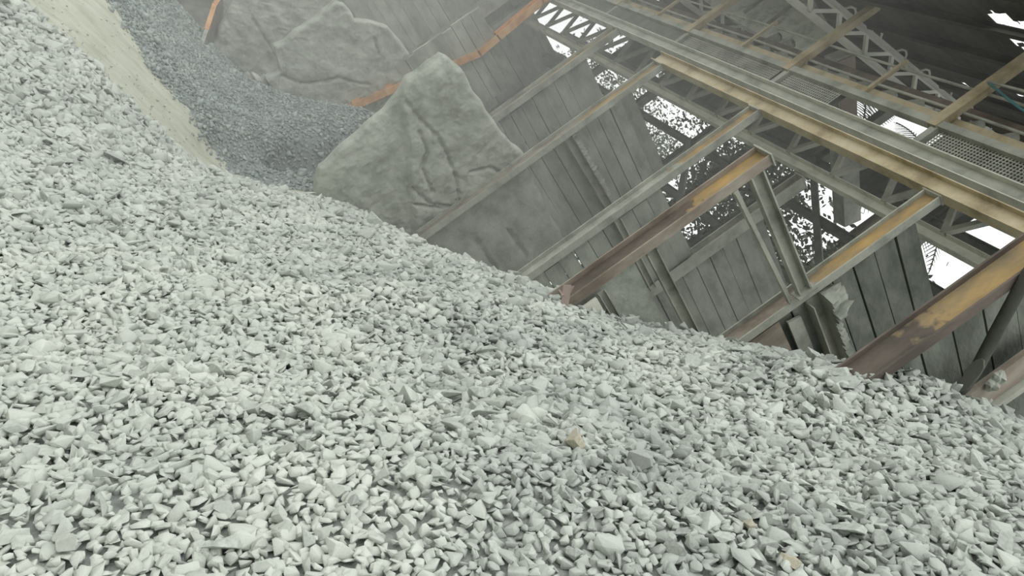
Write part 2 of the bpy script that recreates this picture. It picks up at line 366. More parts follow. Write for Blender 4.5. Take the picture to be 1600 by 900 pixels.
def special(px_, py_, size, tone, label, tpl, seed, dz=0.35):
    """a stone one can point at"""
    lo, hi = 1.0, 30.0
    for w_ in np.arange(1.5, 16, 0.01):
        q = at(px_, py_, w_)
        if float(ground(np.array([q.x]), np.array([q.y]))[0]) > q.z: break
    n = ground_n(np.array([q.x]), np.array([q.y])); rr = np.random.default_rng(seed)
    s = size * w_ / F; R = rot_frames(n, 0.12, rr)[0]; p = q + V(n[0]) * s * dz
    me = TM[tpl].copy(); me.materials.clear(); me.materials.append(M[tone])
    o = bpy.data.objects.new('granite_stone', me); C.objects.link(o)
    o.matrix_world = Matrix([[*(R[r] * s), p[r]] for r in range(3)] + [[0, 0, 0, 1]])
    return tag(o, label, 'stone', None, 'thing')
special(900, 704, 44, 'ochre', 'ochre-stained stone standing out among grey ones in mid-heap', 4, 3)
special(1229, 888, 36, 'ochre', 'brownish square stone at the bottom edge of the heap', 8, 4)
special(1171, 826, 24, 'ochre', 'small tan stone just above the brownish square stone', 12, 5)
special(762, 634, 26, 'ochre', 'small yellowish stone up the slope from the ochre-stained one', 14, 15)
special(757, 657, 46, 'stone_o', 'long flat pale slab of stone over a dark gap, mid-heap', 20, 6, 0.3)
special(345, 868, 62, 'stone_o', 'biggest flat pale stone near the bottom of the heap', 22, 7, 0.3)
special(1000, 735, 44, 'slate', 'dark grey wedge-shaped stone beside a dark hollow', 24, 9)
special(545, 792, 28, 'slate', 'darker rounded stone in the pale dusty part of the heap', 26, 10)
special(177, 258, 34, 'slate', 'dark bluish stone half buried in the slope below the sand', 28, 12)
special(1258, 652, 34, 'stone_o', 'bright smooth flake of stone high on the slope near the bays', 30, 14, 0.4)
special(1325, 840, 52, 'stone_o', 'tilted broad pale slab low on the steep side of the heap', 2, 21, 0.3)

# dark chippings and sand crumbs
def fine(name, zid, tries, spacing, size, mt, label, cat, seed, box):
    rr = np.random.default_rng(seed)
    p = scatter(box, lambda x, y, z: np.full(len(x), spacing), lambda x, y: zone(x, y, 0.09) == zid, tries, rr)
    n = ground_n(p[:, 0], p[:, 1]); sc = size * np.exp(rr.normal(0, 0.3, len(p)))
    p = p + n * (sc * (0.12 if zid == 2 else 0.45))[:, None]
    tag(mass(name, p, rot_frames(n, 0.4, rr), sc, rr.integers(0, len(TPL_S), len(p)), TPL_S, mt), label, cat, kind='stuff')
fine('dark_chippings_gravel', 2, 200000, 0.058, 0.085, 'chip', 'bluish dark grey fine chippings heap beyond the sand strip', 'gravel', 5, (-2.4, 8, 12, 25.5))
fine('crumb_gravel', 1, 2200, 0.12, 0.032, 'sandgrain', 'small crumbs of stone scattered over the pale sand strip', 'gravel', 6, (-2.4, 5, 10, 17))

#PART2-BEGIN
# ------------------------------------------------------------------ the stone bays
def PT(x, y, h): return V((x, y, CAMZ + h))
def gz(x, y): return float(ground(np.array([x]), np.array([y]))[0])

def worn(lo, hi, zs):
    """two coats on one face with a ragged border at local height zs"""
    mt = M[lo].copy(); nt = mt.node_tree; N = nt.nodes; Lk = nt.links
    b = N['Principled BSDF']; low = b.inputs['Base Color'].links[0].from_socket; nz = [n for n in N if n.type == 'TEX_NOISE'][0]
    up = N.new('ShaderNodeValToRGB'); src = [n for n in M[hi].node_tree.nodes if n.type == 'VALTORGB'][0].color_ramp.elements; e = up.color_ramp.elements
    e[0].position, e[0].color = src[0].position, src[0].color; e[1].position, e[1].color = src[len(src) - 1].position, src[len(src) - 1].color
    Lk.new(nz.outputs['Fac'], up.inputs['Fac'])
    tc = N.new('ShaderNodeTexCoord'); sx = N.new('ShaderNodeSeparateXYZ'); Lk.new(tc.outputs['Object'], sx.inputs['Vector'])
    n2 = N.new('ShaderNodeTexNoise'); n2.inputs['Scale'].default_value = 5; n2.inputs['Detail'].default_value = 4; Lk.new(tc.outputs['Object'], n2.inputs['Vector'])
    ma = N.new('ShaderNodeMath'); ma.operation = 'MULTIPLY_ADD'; Lk.new(n2.outputs['Fac'], ma.inputs[0]); ma.inputs[1].default_value = 1.6; Lk.new(sx.outputs['Z'], ma.inputs[2])
    mr = N.new('ShaderNodeMapRange'); Lk.new(ma.outputs['Value'], mr.inputs['Value']); mr.inputs['From Min'].default_value = zs + 0.72; mr.inputs['From Max'].default_value = zs + 0.86
    mx = N.new('ShaderNodeMix'); mx.data_type = 'RGBA'; Lk.new(mr.outputs['Result'], mx.inputs[0]); Lk.new(low, mx.inputs[6]); Lk.new(up.outputs['Color'], mx.inputs[7])
    Lk.new(mx.outputs[2], b.inputs['Base Color']); return mt

def column(x, y, h_top, dep, wid, split, lower, label, cap=True, base=None, upper='ochre_paint', name='steel_column', fl='steel'):
    """H column, flanges facing along the row of bays; its web is rusty below the height split and ochre above it"""
    zb = (gz(x, y) - 0.7) if base is None else base
    r = empty(name, label, 'column', 'steel columns of the stone bays'); r.location = (x, y, zb)
    H = CAMZ + h_top - zb
    for sgn in (-1, 1):
        b = MB(); b.bar(V((0, sgn * (dep / 2 - 0.009), 0)), V((0, sgn * (dep / 2 - 0.009), H)), 0.018, wid, Y, 0)
        b.build('flange', fl, r)
    b = MB(); b.bar((0.01, 0, 0), (0.01, 0, H), dep - 0.036, 0.014, Y, 0)
    o = b.build('web', lower, r); o.data.materials[0] = worn(lower, upper, CAMZ + split - zb)
    if cap:
        b = MB(); b.box((0, 0, H + 0.01), (wid * 1.25, dep * 1.15, 0.02)); b.build('cap_plate', 'steel', r)
    return r
c1 = column(5.0, 3.53, 4.3, 0.27, 0.10, 2.35, 'rust', 'thick ochre and brown column standing at the steep end of the gravel', False, fl='rust')
c3 = column(5.02, 6.39, 2.98, 0.27, 0.12, 2.05, 'rust', 'shorter brown column with a bent plate at its foot in the gravel', fl='rustgrey')
c2 = column(7.02, 6.37, 4.76, 0.25, 0.12, 3.0, 'rustgrey', 'column with a dusty channel strut landing on it and an orange patch')
c4 = column(7.0, 9.96, 4.76, 0.25, 0.13, 3.3, 'steel', 'ochre and grey column behind the shorter brown one, under the tan rail')
c5 = column(7.0, 13.06, 4.76, 0.28, 0.13, 3.0, 'rustgrey', 'long column crossing the caked concrete wall, under the end of the tan rail')
c6 = column(7.45, 16.5, 5.42, 0.28, 0.16, 3.3, 'rustgrey', 'ochre-edged column reaching up to the grey upper rail')
c3b = column(8.75, 9.96, 5.1, 0.20, 0.24, 9, 'steel', 'plain grey column at the back, its planks stacked beside it')
# the bent plate at the foot of the short column
b = MB(); g = gz(4.86, 6.1)
p = [at(872, 452, 7.75), at(898, 446, 7.75), at(892, 458, 7.75), at(878, 462, 7.7)]
b.prism(p, W * 0.02); b.prism([at(880, 445, 7.72), at(893, 445, 7.72), at(888, 480, 7.72), at(876, 480, 7.72)], W * 0.015)
tag(b.build('bent_plate', 'pink'), 'torn pinkish steel plate bent over at the foot of the short column', 'plate', None, 'thing')
# bent orange column in the fourth bay
r = empty('bent_column', 'bent orange rusty column between the two caked concrete walls', 'column')
path = [on_y(536, 172, 20.3), on_y(551, 165, 20.3), on_y(600, 143, 20.3), on_y(642, 125, 20.3), on_y(690, 106, 20.3), on_y(713, 96, 20.3), on_y(747, 82, 20.3), on_y(777, 57, 20.3), on_y(845, 0, 20.3), on_y(905, -45, 20.3)]
path[0].z -= 0.5
b = MB(); b2 = MB()
for a, c in zip(path[:-1], path[1:]):
    d = (c - a).normalized() * 0.02
    b.bar(a - d, c + d, 0.02, 0.19, Y, 0, -0.13); b.bar(a - d, c + d, 0.02, 0.19, Y, 0, 0.13); b2.bar(a - d, c + d, 0.24, 0.016, Y, 0)
b.build('flange', 'orange', r); b2.build('web', 'orange', r)

# wide grey column pair in the far bay
for (x, y, lab) in ((7.55, 23.7, 'broad grey column in the hazy far bay behind the bent orange one'), (8.35, 23.75, 'second grey column standing close behind the broad one in the haze')):
    column(x, y, 6.2, 0.30, 0.42, 3.0, 'steel', lab, False, upper='rust')

# rails along the row
def rail(name, x, h, y0, y1, dep, wid, mf, mw, label):
    b = MB(); p0, p1 = PT(x, y0, h), PT(x, y1, h)
    b.hbeam(p0, p1, dep, wid, Z, 0.016, 0.012, 0, 1)
    return tag(b.build(name, [mf, mw]), label, 'rail', None, 'thing')
rail('crane_rail', 7.0, 4.90, 1.2, 13.35, 0.24, 0.16, 'tan', 'tan', 'tan dusty steel rail lying on the column tops, ending at the caked wall column')
rail('upper_rail', 7.45, 5.56, 1.0, 27.0, 0.24, 0.18, 'pale', 'steel', 'grey upper rail running above and behind the tan one')

# lattice girder along the third row
gx = 8.6
r = empty('lattice_girder', 'pale dusty lattice girder running along the back of the bays', 'girder'); r.location = PT(gx, 2.0, 5.25)
def loc(p): return V(p) - r.location
b = MB(); b.channel(loc(PT(gx, 2.0, 5.27)), loc(PT(gx, 24, 5.27)), 0.20, 0.12, Z, 1); b.build('bottom_chord', 'pale', r)
b = MB(); b.channel(loc(PT(gx, 2.0, 6.35)), loc(PT(gx, 24, 6.35)), 0.16, 0.12, Z, 1); b.build('top_chord', 'steel', r)
ys = np.arange(2.5, 23.5, 1.15)
for i, yy in enumerate(ys):
    b = MB(); b.angle(loc(PT(gx - 0.02, yy, 5.36)), loc(PT(gx - 0.02, yy + (0.575 if i % 1 == 0 else 0), 6.28)), 0.085, X); b.build('diagonal', 'steel', r)
    b = MB(); b.angle(loc(PT(gx - 0.05, yy + 1.15, 5.36)), loc(PT(gx - 0.05, yy + 0.575, 6.28)), 0.085, X); b.build('diagonal', 'steel', r)

# plank walls between the columns
def planks(name, y, x0, x1, h0, h1, n, label, th=0.10, gap=0.012, tilt=0.0, mt='plank', seed=0, skip=(), cut=None):
    rr = random.Random(seed); b = MB(); dh = (h1 - h0) / n
    for i in range(n):
        if i in skip: continue
        a = h0 + i * dh + gap * rr.uniform(0.3, 1.6); c = h0 + (i + 1) * dh; dy = rr.uniform(-0.018, 0.018)
        e0, e1 = rr.uniform(-0.03, 0.03), rr.uniform(-0.03, 0.03); t0, t1 = rr.uniform(-0.012, 0.012), rr.uniform(-0.012, 0.012)
        P4 = [PT(x0 + e0, y - th / 2 + dy, a + t0), PT(x1 + e1, y - th / 2 + dy, a + t1 + tilt), PT(x1 + e1, y - th / 2 + dy, c + tilt), PT(x0 + e0, y - th / 2 + dy, c)]
        b.prism(P4, Y * th)
    return tag(b.build(name, mt), label, 'plank wall', None, 'thing')
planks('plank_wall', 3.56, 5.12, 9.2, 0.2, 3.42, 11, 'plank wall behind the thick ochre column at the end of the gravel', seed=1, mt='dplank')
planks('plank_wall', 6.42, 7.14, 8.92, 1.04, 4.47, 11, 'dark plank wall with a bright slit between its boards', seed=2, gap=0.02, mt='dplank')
planks('plank_wall', 9.98, 7.12, 8.64, -0.6, 2.85, 12, 'low plank wall between the ochre column and the plain grey one', seed=3)
planks('plank_wall', 9.99, 8.9, 11.2, -0.6, 4.22, 17, 'tall plank wall beside the plain grey column at the back', seed=4, tilt=-0.05)
planks('plank_wall', 13.43, 7.14, 9.7, 0.8, 2.55, 6, 'lower plank wall over the caked concrete, under the dusty girt', seed=5)
planks('plank_wall', 13.33, 7.14, 9.35, 2.75, 4.15, 5, 'upper plank wall over the dusty girt behind the ochre column', seed=6, tilt=-0.08)
planks('plank_wall', 16.55, 7.6, 10.4, -0.2, 4.5, 15, 'plank wall behind the column that reaches the grey upper rail', seed=7, tilt=-0.1)
planks('plank_wall', 20.45, 6.4, 8.7, 0.9, 3.6, 9, 'hazy plank wall behind the bent orange column', seed=8, tilt=-0.05)
planks('plank_wall', 23.95, 4.3, 10.5, 0.9, 5.2, 13, 'pale hazy plank wall above the farthest caked concrete wall', seed=9)
planks('plank_wall', 27.4, -2.0, 12.5, -4.0, 6.5, 30, 'farthest plank wall, fading in the dust haze', seed=10)

# lower concrete of the second frame: plain plate, slot and a textured slab
b = MB(); b.prism([PT(5.14, 6.36, -0.4), PT(6.95, 6.36, -0.4), PT(6.95, 6.36, 1.16), PT(5.14, 6.36, 1.22)], Y * 0.16)
tag(b.build('concrete_slab', 'crete'), 'mottled concrete slab low between the short brown column and the gravel', 'slab', None, 'thing')
b = MB(); b.prism([PT(5.14, 6.20, -0.4), PT(6.4, 6.20, -0.4), PT(6.4, 6.20, 0.62), PT(5.14, 6.20, 0.66)], Y * 0.05)
tag(b.build('steel_plate', 'pale'), 'smooth pale plate leaning on the mottled concrete slab', 'plate', None, 'thing')
b = MB(); b.channel(PT(5.14, 6.24, 0.74), PT(6.9, 6.24, 0.70), 0.09, 0.07, Z, -1)
tag(b.build('slab_rib', 'steel'), 'thin steel rib between the pale plate and the mottled slab', 'rib', None, 'thing')
b = MB(); b.channel(PT(5.12, 6.3, 1.42), PT(6.95, 6.3, 1.40), 0.13, 0.08, Z, -1)
tag(b.build('slab_girt', 'steel'), 'double-lipped girt lying above the mottled concrete slab', 'girt', None, 'thing')

# cross struts
b = MB(); b.channel(PT(5.04, 6.34, 2.80), PT(6.98, 6.26, 2.80), 0.17, 0.10, Z, -1, 0.02)
r = tag(b.build('cross_strut', 'steel'), 'double-edged channel strut from the short brown column to the next', 'strut', None, 'thing')
b = MB(); b.box(PT(6.93, 6.25, 2.80), (0.02, 0.16, 0.26)); b.build('foot_plate', 'steel', r)
b = MB(); b.angle(PT(5.1, 6.25, 2.50), PT(6.95, 6.25, 2.60), 0.07, Z)
tag(b.build('thin_strut', 'steel'), 'thin angle strut just under the double-edged channel strut', 'strut', None, 'thing')

def crust(name, p0, p1, wid, ht, parent, seed, mt='crete', n=60, nrm=Z, amp=0.5):
    """lumpy ridge of caked dust lying along a member"""
    t = (V(p1) - V(p0)); L = t.length; t /= L; s = t.cross(nrm).normalized(); m_ = 9; vs = []
    for i in range(n + 1):
        q = V(p0) + t * (L * i / n); k = 1 + amp * mnoise.noise(V((i * 0.35, seed, 0))) + 0.4 * mnoise.noise(V((i * 0.9, seed, 3)))
        k *= min(1, (i + 0.15) / 2, (n - i + 0.15) / 2) ** 0.5
        for j in range(m_ + 1):
            a = math.pi * j / m_; rr = 1 + 0.35 * mnoise.noise(V((i * 0.6, j * 0.9, seed)))
            vs.append(q + s * (math.cos(a) * wid / 2 * k * rr) + V(nrm) * (max(0, math.sin(a)) * ht * k * rr))
    fs = [(i * (m_ + 1) + j, i * (m_ + 1) + j + 1, (i + 1) * (m_ + 1) + j + 1, (i + 1) * (m_ + 1) + j) for i in range(n) for j in range(m_)]
    fs += [(i * (m_ + 1), (i + 1) * (m_ + 1), (i + 1) * (m_ + 1) + m_, i * (m_ + 1) + m_) for i in range(n)]
    fs += [tuple(range(m_ + 1)), tuple(range(n * (m_ + 1) + m_, n * (m_ + 1) - 1, -1))]
    b = MB(); b.add(vs, fs); o = b.build(name, mt, parent); o['label'] = 'crust of pale caked dust'; return o
def girt(p0, p1, dep, wid, label, seed, cr=(0.16, 0.06)):
    b = MB(); b.channel(p0, p1, dep, wid, Z, -1, 0.016)
    r = tag(b.build('dusty_girt', 'steel'), label, 'girt', None, 'thing')
    if cr: crust('dust_crust', V(p0) + Z * (dep / 2 - 0.01), V(p1) + Z * (dep / 2 - 0.01), cr[0], cr[1], r, seed)
    return r
girt(PT(7.1, 13.22, 2.58), PT(9.5, 13.22, 2.64), 0.17, 0.14, 'dust-caked girt across the plank wall of the third bay', 1, (0.22, 0.11))
girt(PT(7.1, 9.86, 1.98), PT(8.7, 9.86, 1.95), 0.12, 0.10, 'narrow girt low behind the short brown column', 2, None)
g = girt(PT(7.2, 6.27, 2.90), PT(9.0, 6.24, 2.87), 0.20, 0.18, 'stubby girt heaped with lumpy dust beside the orange-patched column', 3, (0.24, 0.12))
crust('dust_clump', PT(7.14, 6.24, 2.98), PT(7.6, 6.22, 2.98), 0.30, 0.22, g, 9, n=24, amp=0.9)
# steel lining under that girt
b = MB(); b.prism([PT(7.14, 6.28, 0.8), PT(9.1, 6.28, 0.8), PT(9.1, 6.28, 2.42), PT(7.14, 6.28, 2.38)], Y * 0.04)
tag(b.build('lining_plate', 'rustgrey'), 'brownish lining plate low beside the orange-patched column', 'plate', None, 'thing')
b = MB(); b.prism([PT(7.26, 6.28, 2.48), PT(9.1, 6.28, 2.47), PT(9.1, 6.30, 2.66), PT(7.32, 6.30, 2.67)], Y * 0.04)
tag(b.build('lining_strip', 'steel'), 'grey strip of plate between a dark slit and the stubby dust-heaped girt', 'plate', None, 'thing')
b = MB(); b.tube([on_y(1660, 345, 3.36), on_y(1600, 438, 3.36), on_y(1560, 512, 3.34), on_y(1524, 580, 3.33), on_y(1508, 603, 3.3), on_y(1485, 622, 3.3)], 0.047, 10)
r = tag(b.build('dark_pipe', 'darkpipe', smooth=True), 'dark slanting pipe against the planks beside the thick ochre column', 'pipe', None, 'thing')
crust('debris_crust', on_y(1534, 562, 3.28), on_y(1498, 612, 3.26), 0.10, 0.05, r, 21, 'clad', n=9, amp=0.7)
b = MB(); b.bar(on_y(1655, 528, 3.34), on_y(1500, 640, 3.32), 0.05, 0.26, Y)
r = tag(b.build('sloping_board', 'rustgrey'), 'brownish dust-covered board sloping down below the dark pipe', 'board', None, 'thing')
crust('dust_clump', on_y(1566, 578, 3.28), on_y(1540, 610, 3.28), 0.13, 0.06, r, 23, n=8, amp=0.5, nrm=-Y)
b = MB(); b.bar(on_y(1660, 560, 3.30), on_y(1530, 650, 3.28), 0.06, 0.07, Y)
tag(b.build('sloping_bar', 'steel'), 'thin grey bar lying along the brownish sloping board', 'bar', None, 'thing')

# dust-caked concrete walls
def caked(name, y, left, topl, xr, zb, th, label, cracks=(), seed=0, amp=0.05, nx=130, nz=130, recess=None):
    """left, topl: picture points of the left edge (bottom up) and of the top (left to right), on the plane y"""
    lp = [on_y(a, c, y) for a, c in left]; tp = [on_y(a, c, y) for a, c in topl]
    lz, lx = zip(*sorted((q.z, q.x) for q in lp)); tx, tz = zip(*sorted((q.x, q.z) for q in tp))
    xm = min(lx); ck = [[on_y(a, c, y) for a, c in l] for l in cracks]
    vs = []
    for back in (0, 1):
        for i in range(nx + 1):
            a = i / nx
            for j in range(nz + 1):
                bb = j / nz; xt = xm + (xr - xm) * a; zt = float(np.interp(xt, tx, tz)); z = zb + (zt - zb) * bb
                xl = float(np.interp(z, lz, lx)); x = xl + (xr - xl) * a
                nn = mnoise.fractal(V((x * 2.2, z * 2.2, seed)), 0.72, 2.1, 6); n3 = mnoise.fractal(V((x * 0.7, z * 0.7, seed + 5)), 0.9, 2, 3)
                d = min((x - xl) + 0.0, (zt - z)); e = max(0.0, 1 - d / 0.10); dy = 0.11 * (1 - math.sqrt(max(0, 1 - e * e)))
                if recess: dy += recess(x, z)
                for l in ck:
                    for p, q in zip(l[:-1], l[1:]):
                        ex, ez = q.x - p.x, q.z - p.z; t = max(0, min(1, ((x - p.x) * ex + (z - p.z) * ez) / (ex * ex + ez * ez + 1e-9)))
                        dd = math.hypot(x - p.x - t * ex, z - p.z - t * ez) + 0.02 * mnoise.noise(V((x * 9, z * 9, 1)))
                        dy = max(dy, 0.10 * math.exp(-(dd / 0.028) ** 2))
                yy = y + dy + amp * nn + amp * 1.2 * n3 if not back else y + th + 0.3 * amp * nn - dy * 0.6
                wob = 0.06 * mnoise.noise(V((z * 3, seed, 2))) * (1 - a) ** 6
                vs.append(V((x + wob, yy, z + (0.05 * mnoise.noise(V((x * 3.1, seed, 7))) * bb ** 6))))
    K = (nx + 1) * (nz + 1); I = lambda i, j, k=0: k * K + i * (nz + 1) + j
    fs = []
    for i in range(nx):
        for j in range(nz):
            fs.append((I(i, j), I(i + 1, j), I(i + 1, j + 1), I(i, j + 1))); fs.append((I(i, j, 1), I(i, j + 1, 1), I(i + 1, j + 1, 1), I(i + 1, j, 1)))
    for i in range(nx):
        fs.append((I(i, nz), I(i + 1, nz), I(i + 1, nz, 1), I(i, nz, 1))); fs.append((I(i, 0), I(i, 0, 1), I(i + 1, 0, 1), I(i + 1, 0)))
    for j in range(nz):
        fs.append((I(0, j), I(0, j + 1), I(0, j + 1, 1), I(0, j, 1))); fs.append((I(nx, j), I(nx, j, 1), I(nx, j + 1, 1), I(nx, j + 1)))
    b = MB(); b.add(vs, fs); return tag(b.build(name, 'crete', smooth=True), label, 'concrete wall', None, 'thing')
caked('caked_concrete_wall', 13.25, [(470, 345), (490, 312), (500, 265), (540, 228), (585, 190), (615, 160), (640, 128), (690, 88)],
      [(690, 86), (705, 92), (722, 108), (760, 172), (790, 212), (822, 246), (832, 255)], 7.12, 1.2, 0.42,
      'peaked dust-caked concrete wall with a long crack, biggest of the walls',
      [[(628, 150), (655, 185), (685, 215), (700, 245), (714, 280), (716, 310), (722, 330)], [(575, 255), (600, 250), (640, 290), (672, 318), (722, 326)], [(600, 320), (640, 318), (690, 326)], [(610, 300), (640, 340), (652, 370)], [(540, 262), (556, 290), (548, 318)], [(655, 205), (668, 238), (660, 262), (676, 300)], [(735, 270), (765, 262), (790, 276)]],
      1, recess=lambda x, z: 0.12 * max(0, min(1, (CAMZ + 0.15 - z + (x - 5.2) * -0.55) / 0.12)))
caked('caked_concrete_wall', 13.22, [(630, 424), (662, 360), (818, 244)], [(822, 258), (838, 285), (860, 330), (885, 376), (905, 410)], 9.8, 1.8, 0.32,
      'lower concrete wall with two dark scores on the far side of the long column',
      [[(741, 372), (773, 420)], [(795, 360), (822, 400)]], 2, nx=80, nz=80, amp=0.03)
caked('caked_concrete_wall', 20.42, [(395, 150), (415, 124), (436, 108), (429, 74), (470, 45), (525, 3)],
      [(523, 2), (540, 6), (556, 32), (580, 34), (607, 42), (632, 72), (653, 106), (668, 130)], 7.0, 2.2, 0.45,
      'hazy caked concrete wall with a wavy crack, rising from the dark chippings', [[(440, 118), (470, 130), (505, 128), (530, 121), (560, 130), (578, 132)], [(585, 60), (592, 85)]], 3, nx=90, nz=90)
caked('caked_concrete_wall', 23.8, [(300, 130), (335, 60), (360, 10), (375, -20)], [(380, -22), (420, -12), (520, -4), (580, 55), (680, 140)], 7.3, 1.2, 0.5,
      'farthest smooth caked concrete wall, beside the loader bucket',
      [[(395, 30), (420, 70), (440, 105)]], 4, nx=90, nz=90, amp=0.07)
# broken lumps at the foot of the hazy wall
def lump(p, size, seed, label):
    v, f = stone_template(700 + seed, 16, (1, .8, .5), 0.03); b = MB()
    b.add([V(q) * size + V(p) for q in v], f.tolist()); return tag(b.build('concrete_lump', 'crete'), label, 'lump', 'broken lumps at the foot of the hazy wall', 'thing')
for i, (a, c, s_) in enumerate([(392, 122, .42), (404, 125, .5), (418, 128, .42), (428, 124, .34)]):
    q = at(a, c, 19.9); lump((q.x, q.y, q.z - 0.02), s_, i, 'pale broken concrete lump at the foot of the hazy caked wall')

# ------------------------------------------------------------------ loader bucket on the far heap
r = empty('loader_bucket', 'brown loader bucket with an orange edge resting on the dark chippings', 'bucket')
q0 = at(310, 82, 20.6); r.location = q0
TL = math.radians(46); ax, ay, az = U * math.cos(TL) + Z * math.sin(TL), (W + Y * 0.5).normalized(), -U * math.sin(TL) + Z * math.cos(TL)
def BL(u, w_, z): return ax * u + ay * w_ + az * z
prof = [(d * 1.5, z * 1.5) for d, z in [(0.0, 0.0), (0.45, -0.06), (0.85, 0.02), (1.12, 0.26), (1.20, 0.62), (1.10, 0.98), (0.86, 1.26)]]    # depth, height of the shell
b = MB(); tk = 0.05
for (d0, z0), (d1, z1) in zip(prof[:-1], prof[1:]):
    n_ = V((-(z1 - z0), 0, d1 - d0)).normalized()
    b.prism([BL(-2.3, d0, z0), BL(0, d0, z0), BL(0, d1, z1), BL(-2.3, d1, z1)], BL(0, -n_.x * 0 + (z1 - z0) * 0.06, -(d1 - d0) * 0.06))
b.build('shell', 'steel', r)
for u_ in (-2.33, 0.0):
    b = MB(); b.prism([BL(u_, d, z) for d, z in prof] + [BL(u_, 0.75, 1.42)], ax * 0.05); b.build('side_plate', 'rust', r)
b = MB(); b.prism([BL(-2.36, -0.16, -0.05), BL(0.06, -0.16, -0.05), BL(0.06, 0.1, 0.0), BL(-2.36, 0.1, 0.0)], Z * 0.06); b.build('cutting_edge', 'black', r)
b = MB(); b.bar(BL(0.02, -0.02, 0.02), BL(0.02, 0.34, 0.66), 0.10, 0.10, U); b.build('wear_edge', 'steel', r)
b = MB(); b.bar(BL(0.02, 0.34, 0.66), BL(0.02, 0.75, 1.44), 0.12, 0.12, U); b.bar(BL(0.02, 0.75, 1.44), BL(0.02, 1.3, 1.92), 0.12, 0.12, U); b.build('side_cutter', 'orange', r)
b = MB(); b.bar(BL(-2.3, 1.3, 1.9), BL(0.0, 1.3, 1.9), 0.14, 0.14, Z); b.build('top_bar', 'rust', r)

# ------------------------------------------------------------------ walkway over the bays
r = empty('conveyor_walkway', 'tan conveyor walkway with handrails crossing high under the roof', 'walkway'); wx, wh = 7.5, 6.15
r.location = PT(wx, 1.0, wh); loc = lambda x, y, h: PT(x, y, h) - r.location
YA, YB = 1.0, 27.0
b = MB(); b.angle(loc(wx, YA, wh), loc(wx, YB, wh), 0.12, Z, 0.012); b.build('edge_beam', 'steel', r)
b = MB(); b.channel(loc(wx + 0.1, YA, wh + 0.215), loc(wx + 0.1, YB, wh + 0.215), 0.11, 0.08, Z, -1); b.build('rail_beam', 'tan', r)
b = MB(); b.channel(loc(wx + 0.34, YA, wh + 0.66), loc(wx + 0.34, YB, wh + 0.66), 0.14, 0.08, Z, -1); b.build('rear_beam', 'rust', r)
for yy in np.arange(1.6, 24, 0.55):
    b = MB(); b.bar(loc(wx + 0.14, yy, wh + 0.28), loc(wx + 0.34, yy, wh + 0.62), 0.12, 0.014, X, 0, 0.02); b.build('rib', 'steel', r)
posts = [4.58, 7.84, 11.1, 14.4, 17.7, 21.0]
for yy in posts:
    b = MB(); b.channel(loc(wx - 0.02, yy, wh - 0.08), loc(wx - 0.02, yy, 8.02), 0.17, 0.12, Y, 1, 0.014, 0, 1)
    b.build('post', 'tan', r)
    b = MB(); b.bar(loc(wx + 0.02, yy - 0.05, wh - 0.06), loc(wx + 0.02, yy - 0.05, wh - 0.62), 0.11, 0.11, Y); b.build('bracket', 'steel', r)
for h_ in (0.36, 0.80):
    b = MB(); b.tube([loc(wx + 0.03, y_, wh + h_ + 0.015 * math.sin(y_ * 1.1)) for y_ in np.arange(YA, YB, 0.5)], 0.022, 8); b.build('handrail', 'steel', r)
for yy in (6.1, 9.4, 12.7, 16.0, 19.2):
    b = MB(); b.angle(loc(wx + 0.02, yy, wh - 0.05), loc(wx + 0.02, yy, wh + 0.95), 0.06, X); b.build('stanchion', 'tan', r)
def mesh_panel(y0, y1):
    b = MB(); z0, z1 = wh - 0.50, wh - 0.05
    for k, yy in enumerate(np.arange(y0, y1, 0.05)):
        b.bar(loc(wx + 0.02, yy, z0), loc(wx + 0.02, yy, z1), 0.012, 0.016, X)
    for zz in np.arange(z0, z1 + 0.01, 0.05): b.bar(loc(wx + 0.022, y0, zz), loc(wx + 0.022, y1, zz), 0.012, 0.016, X)
    b.build('mesh_guard', 'steel', r)
for a, c in ((2.0, 4.4), (4.75, 7.7), (9.7, 10.95), (11.25, 14.25)): mesh_panel(a, c)
for a, c in ((14.5, 17.5), (17.8, 20.8), (21.1, 26.5)):
    b = MB(); b.bar(loc(wx + 0.03, a, wh - 0.3), loc(wx + 0.03, c, wh - 0.3), 0.5, 0.02, Z); b.build('guard_plate', 'black', r)
for a, c in ((YA, 7.7), (9.7, 14.4)):
    b = MB(); b.bar(loc(wx + 0.13, a, wh - 0.20), loc(wx + 0.13, c, wh - 0.20), 0.62, 0.01, Z); b.build('mesh_backing', 'clad', r)  # added dark backing for the belt underside, blocks bright sky through the mesh
# ropes hanging from the posts
b = MB(); b.tube([PT(wx - 0.1, 7.84, 7.05), PT(wx - 0.3, 6.6, 6.9), PT(wx - 0.45, 5.2, 6.95), PT(wx - 0.5, 3.6, 7.1)], 0.02, 6)
tag(b.build('grey_rope', 'steel'), 'grey rope strung beyond the tan post under the dark roof', 'rope', None, 'thing')
b = MB(); b.tube([PT(wx - 0.1, 7.8, 7.03), PT(wx - 0.25, 7.0, 6.66), PT(wx - 0.4, 6.0, 6.3), PT(wx - 0.5, 4.8, 6.1)], 0.018, 6)
tag(b.build('blue_rope', 'blue'), 'slack blue-green rope hanging from the tan post', 'rope', None, 'thing')

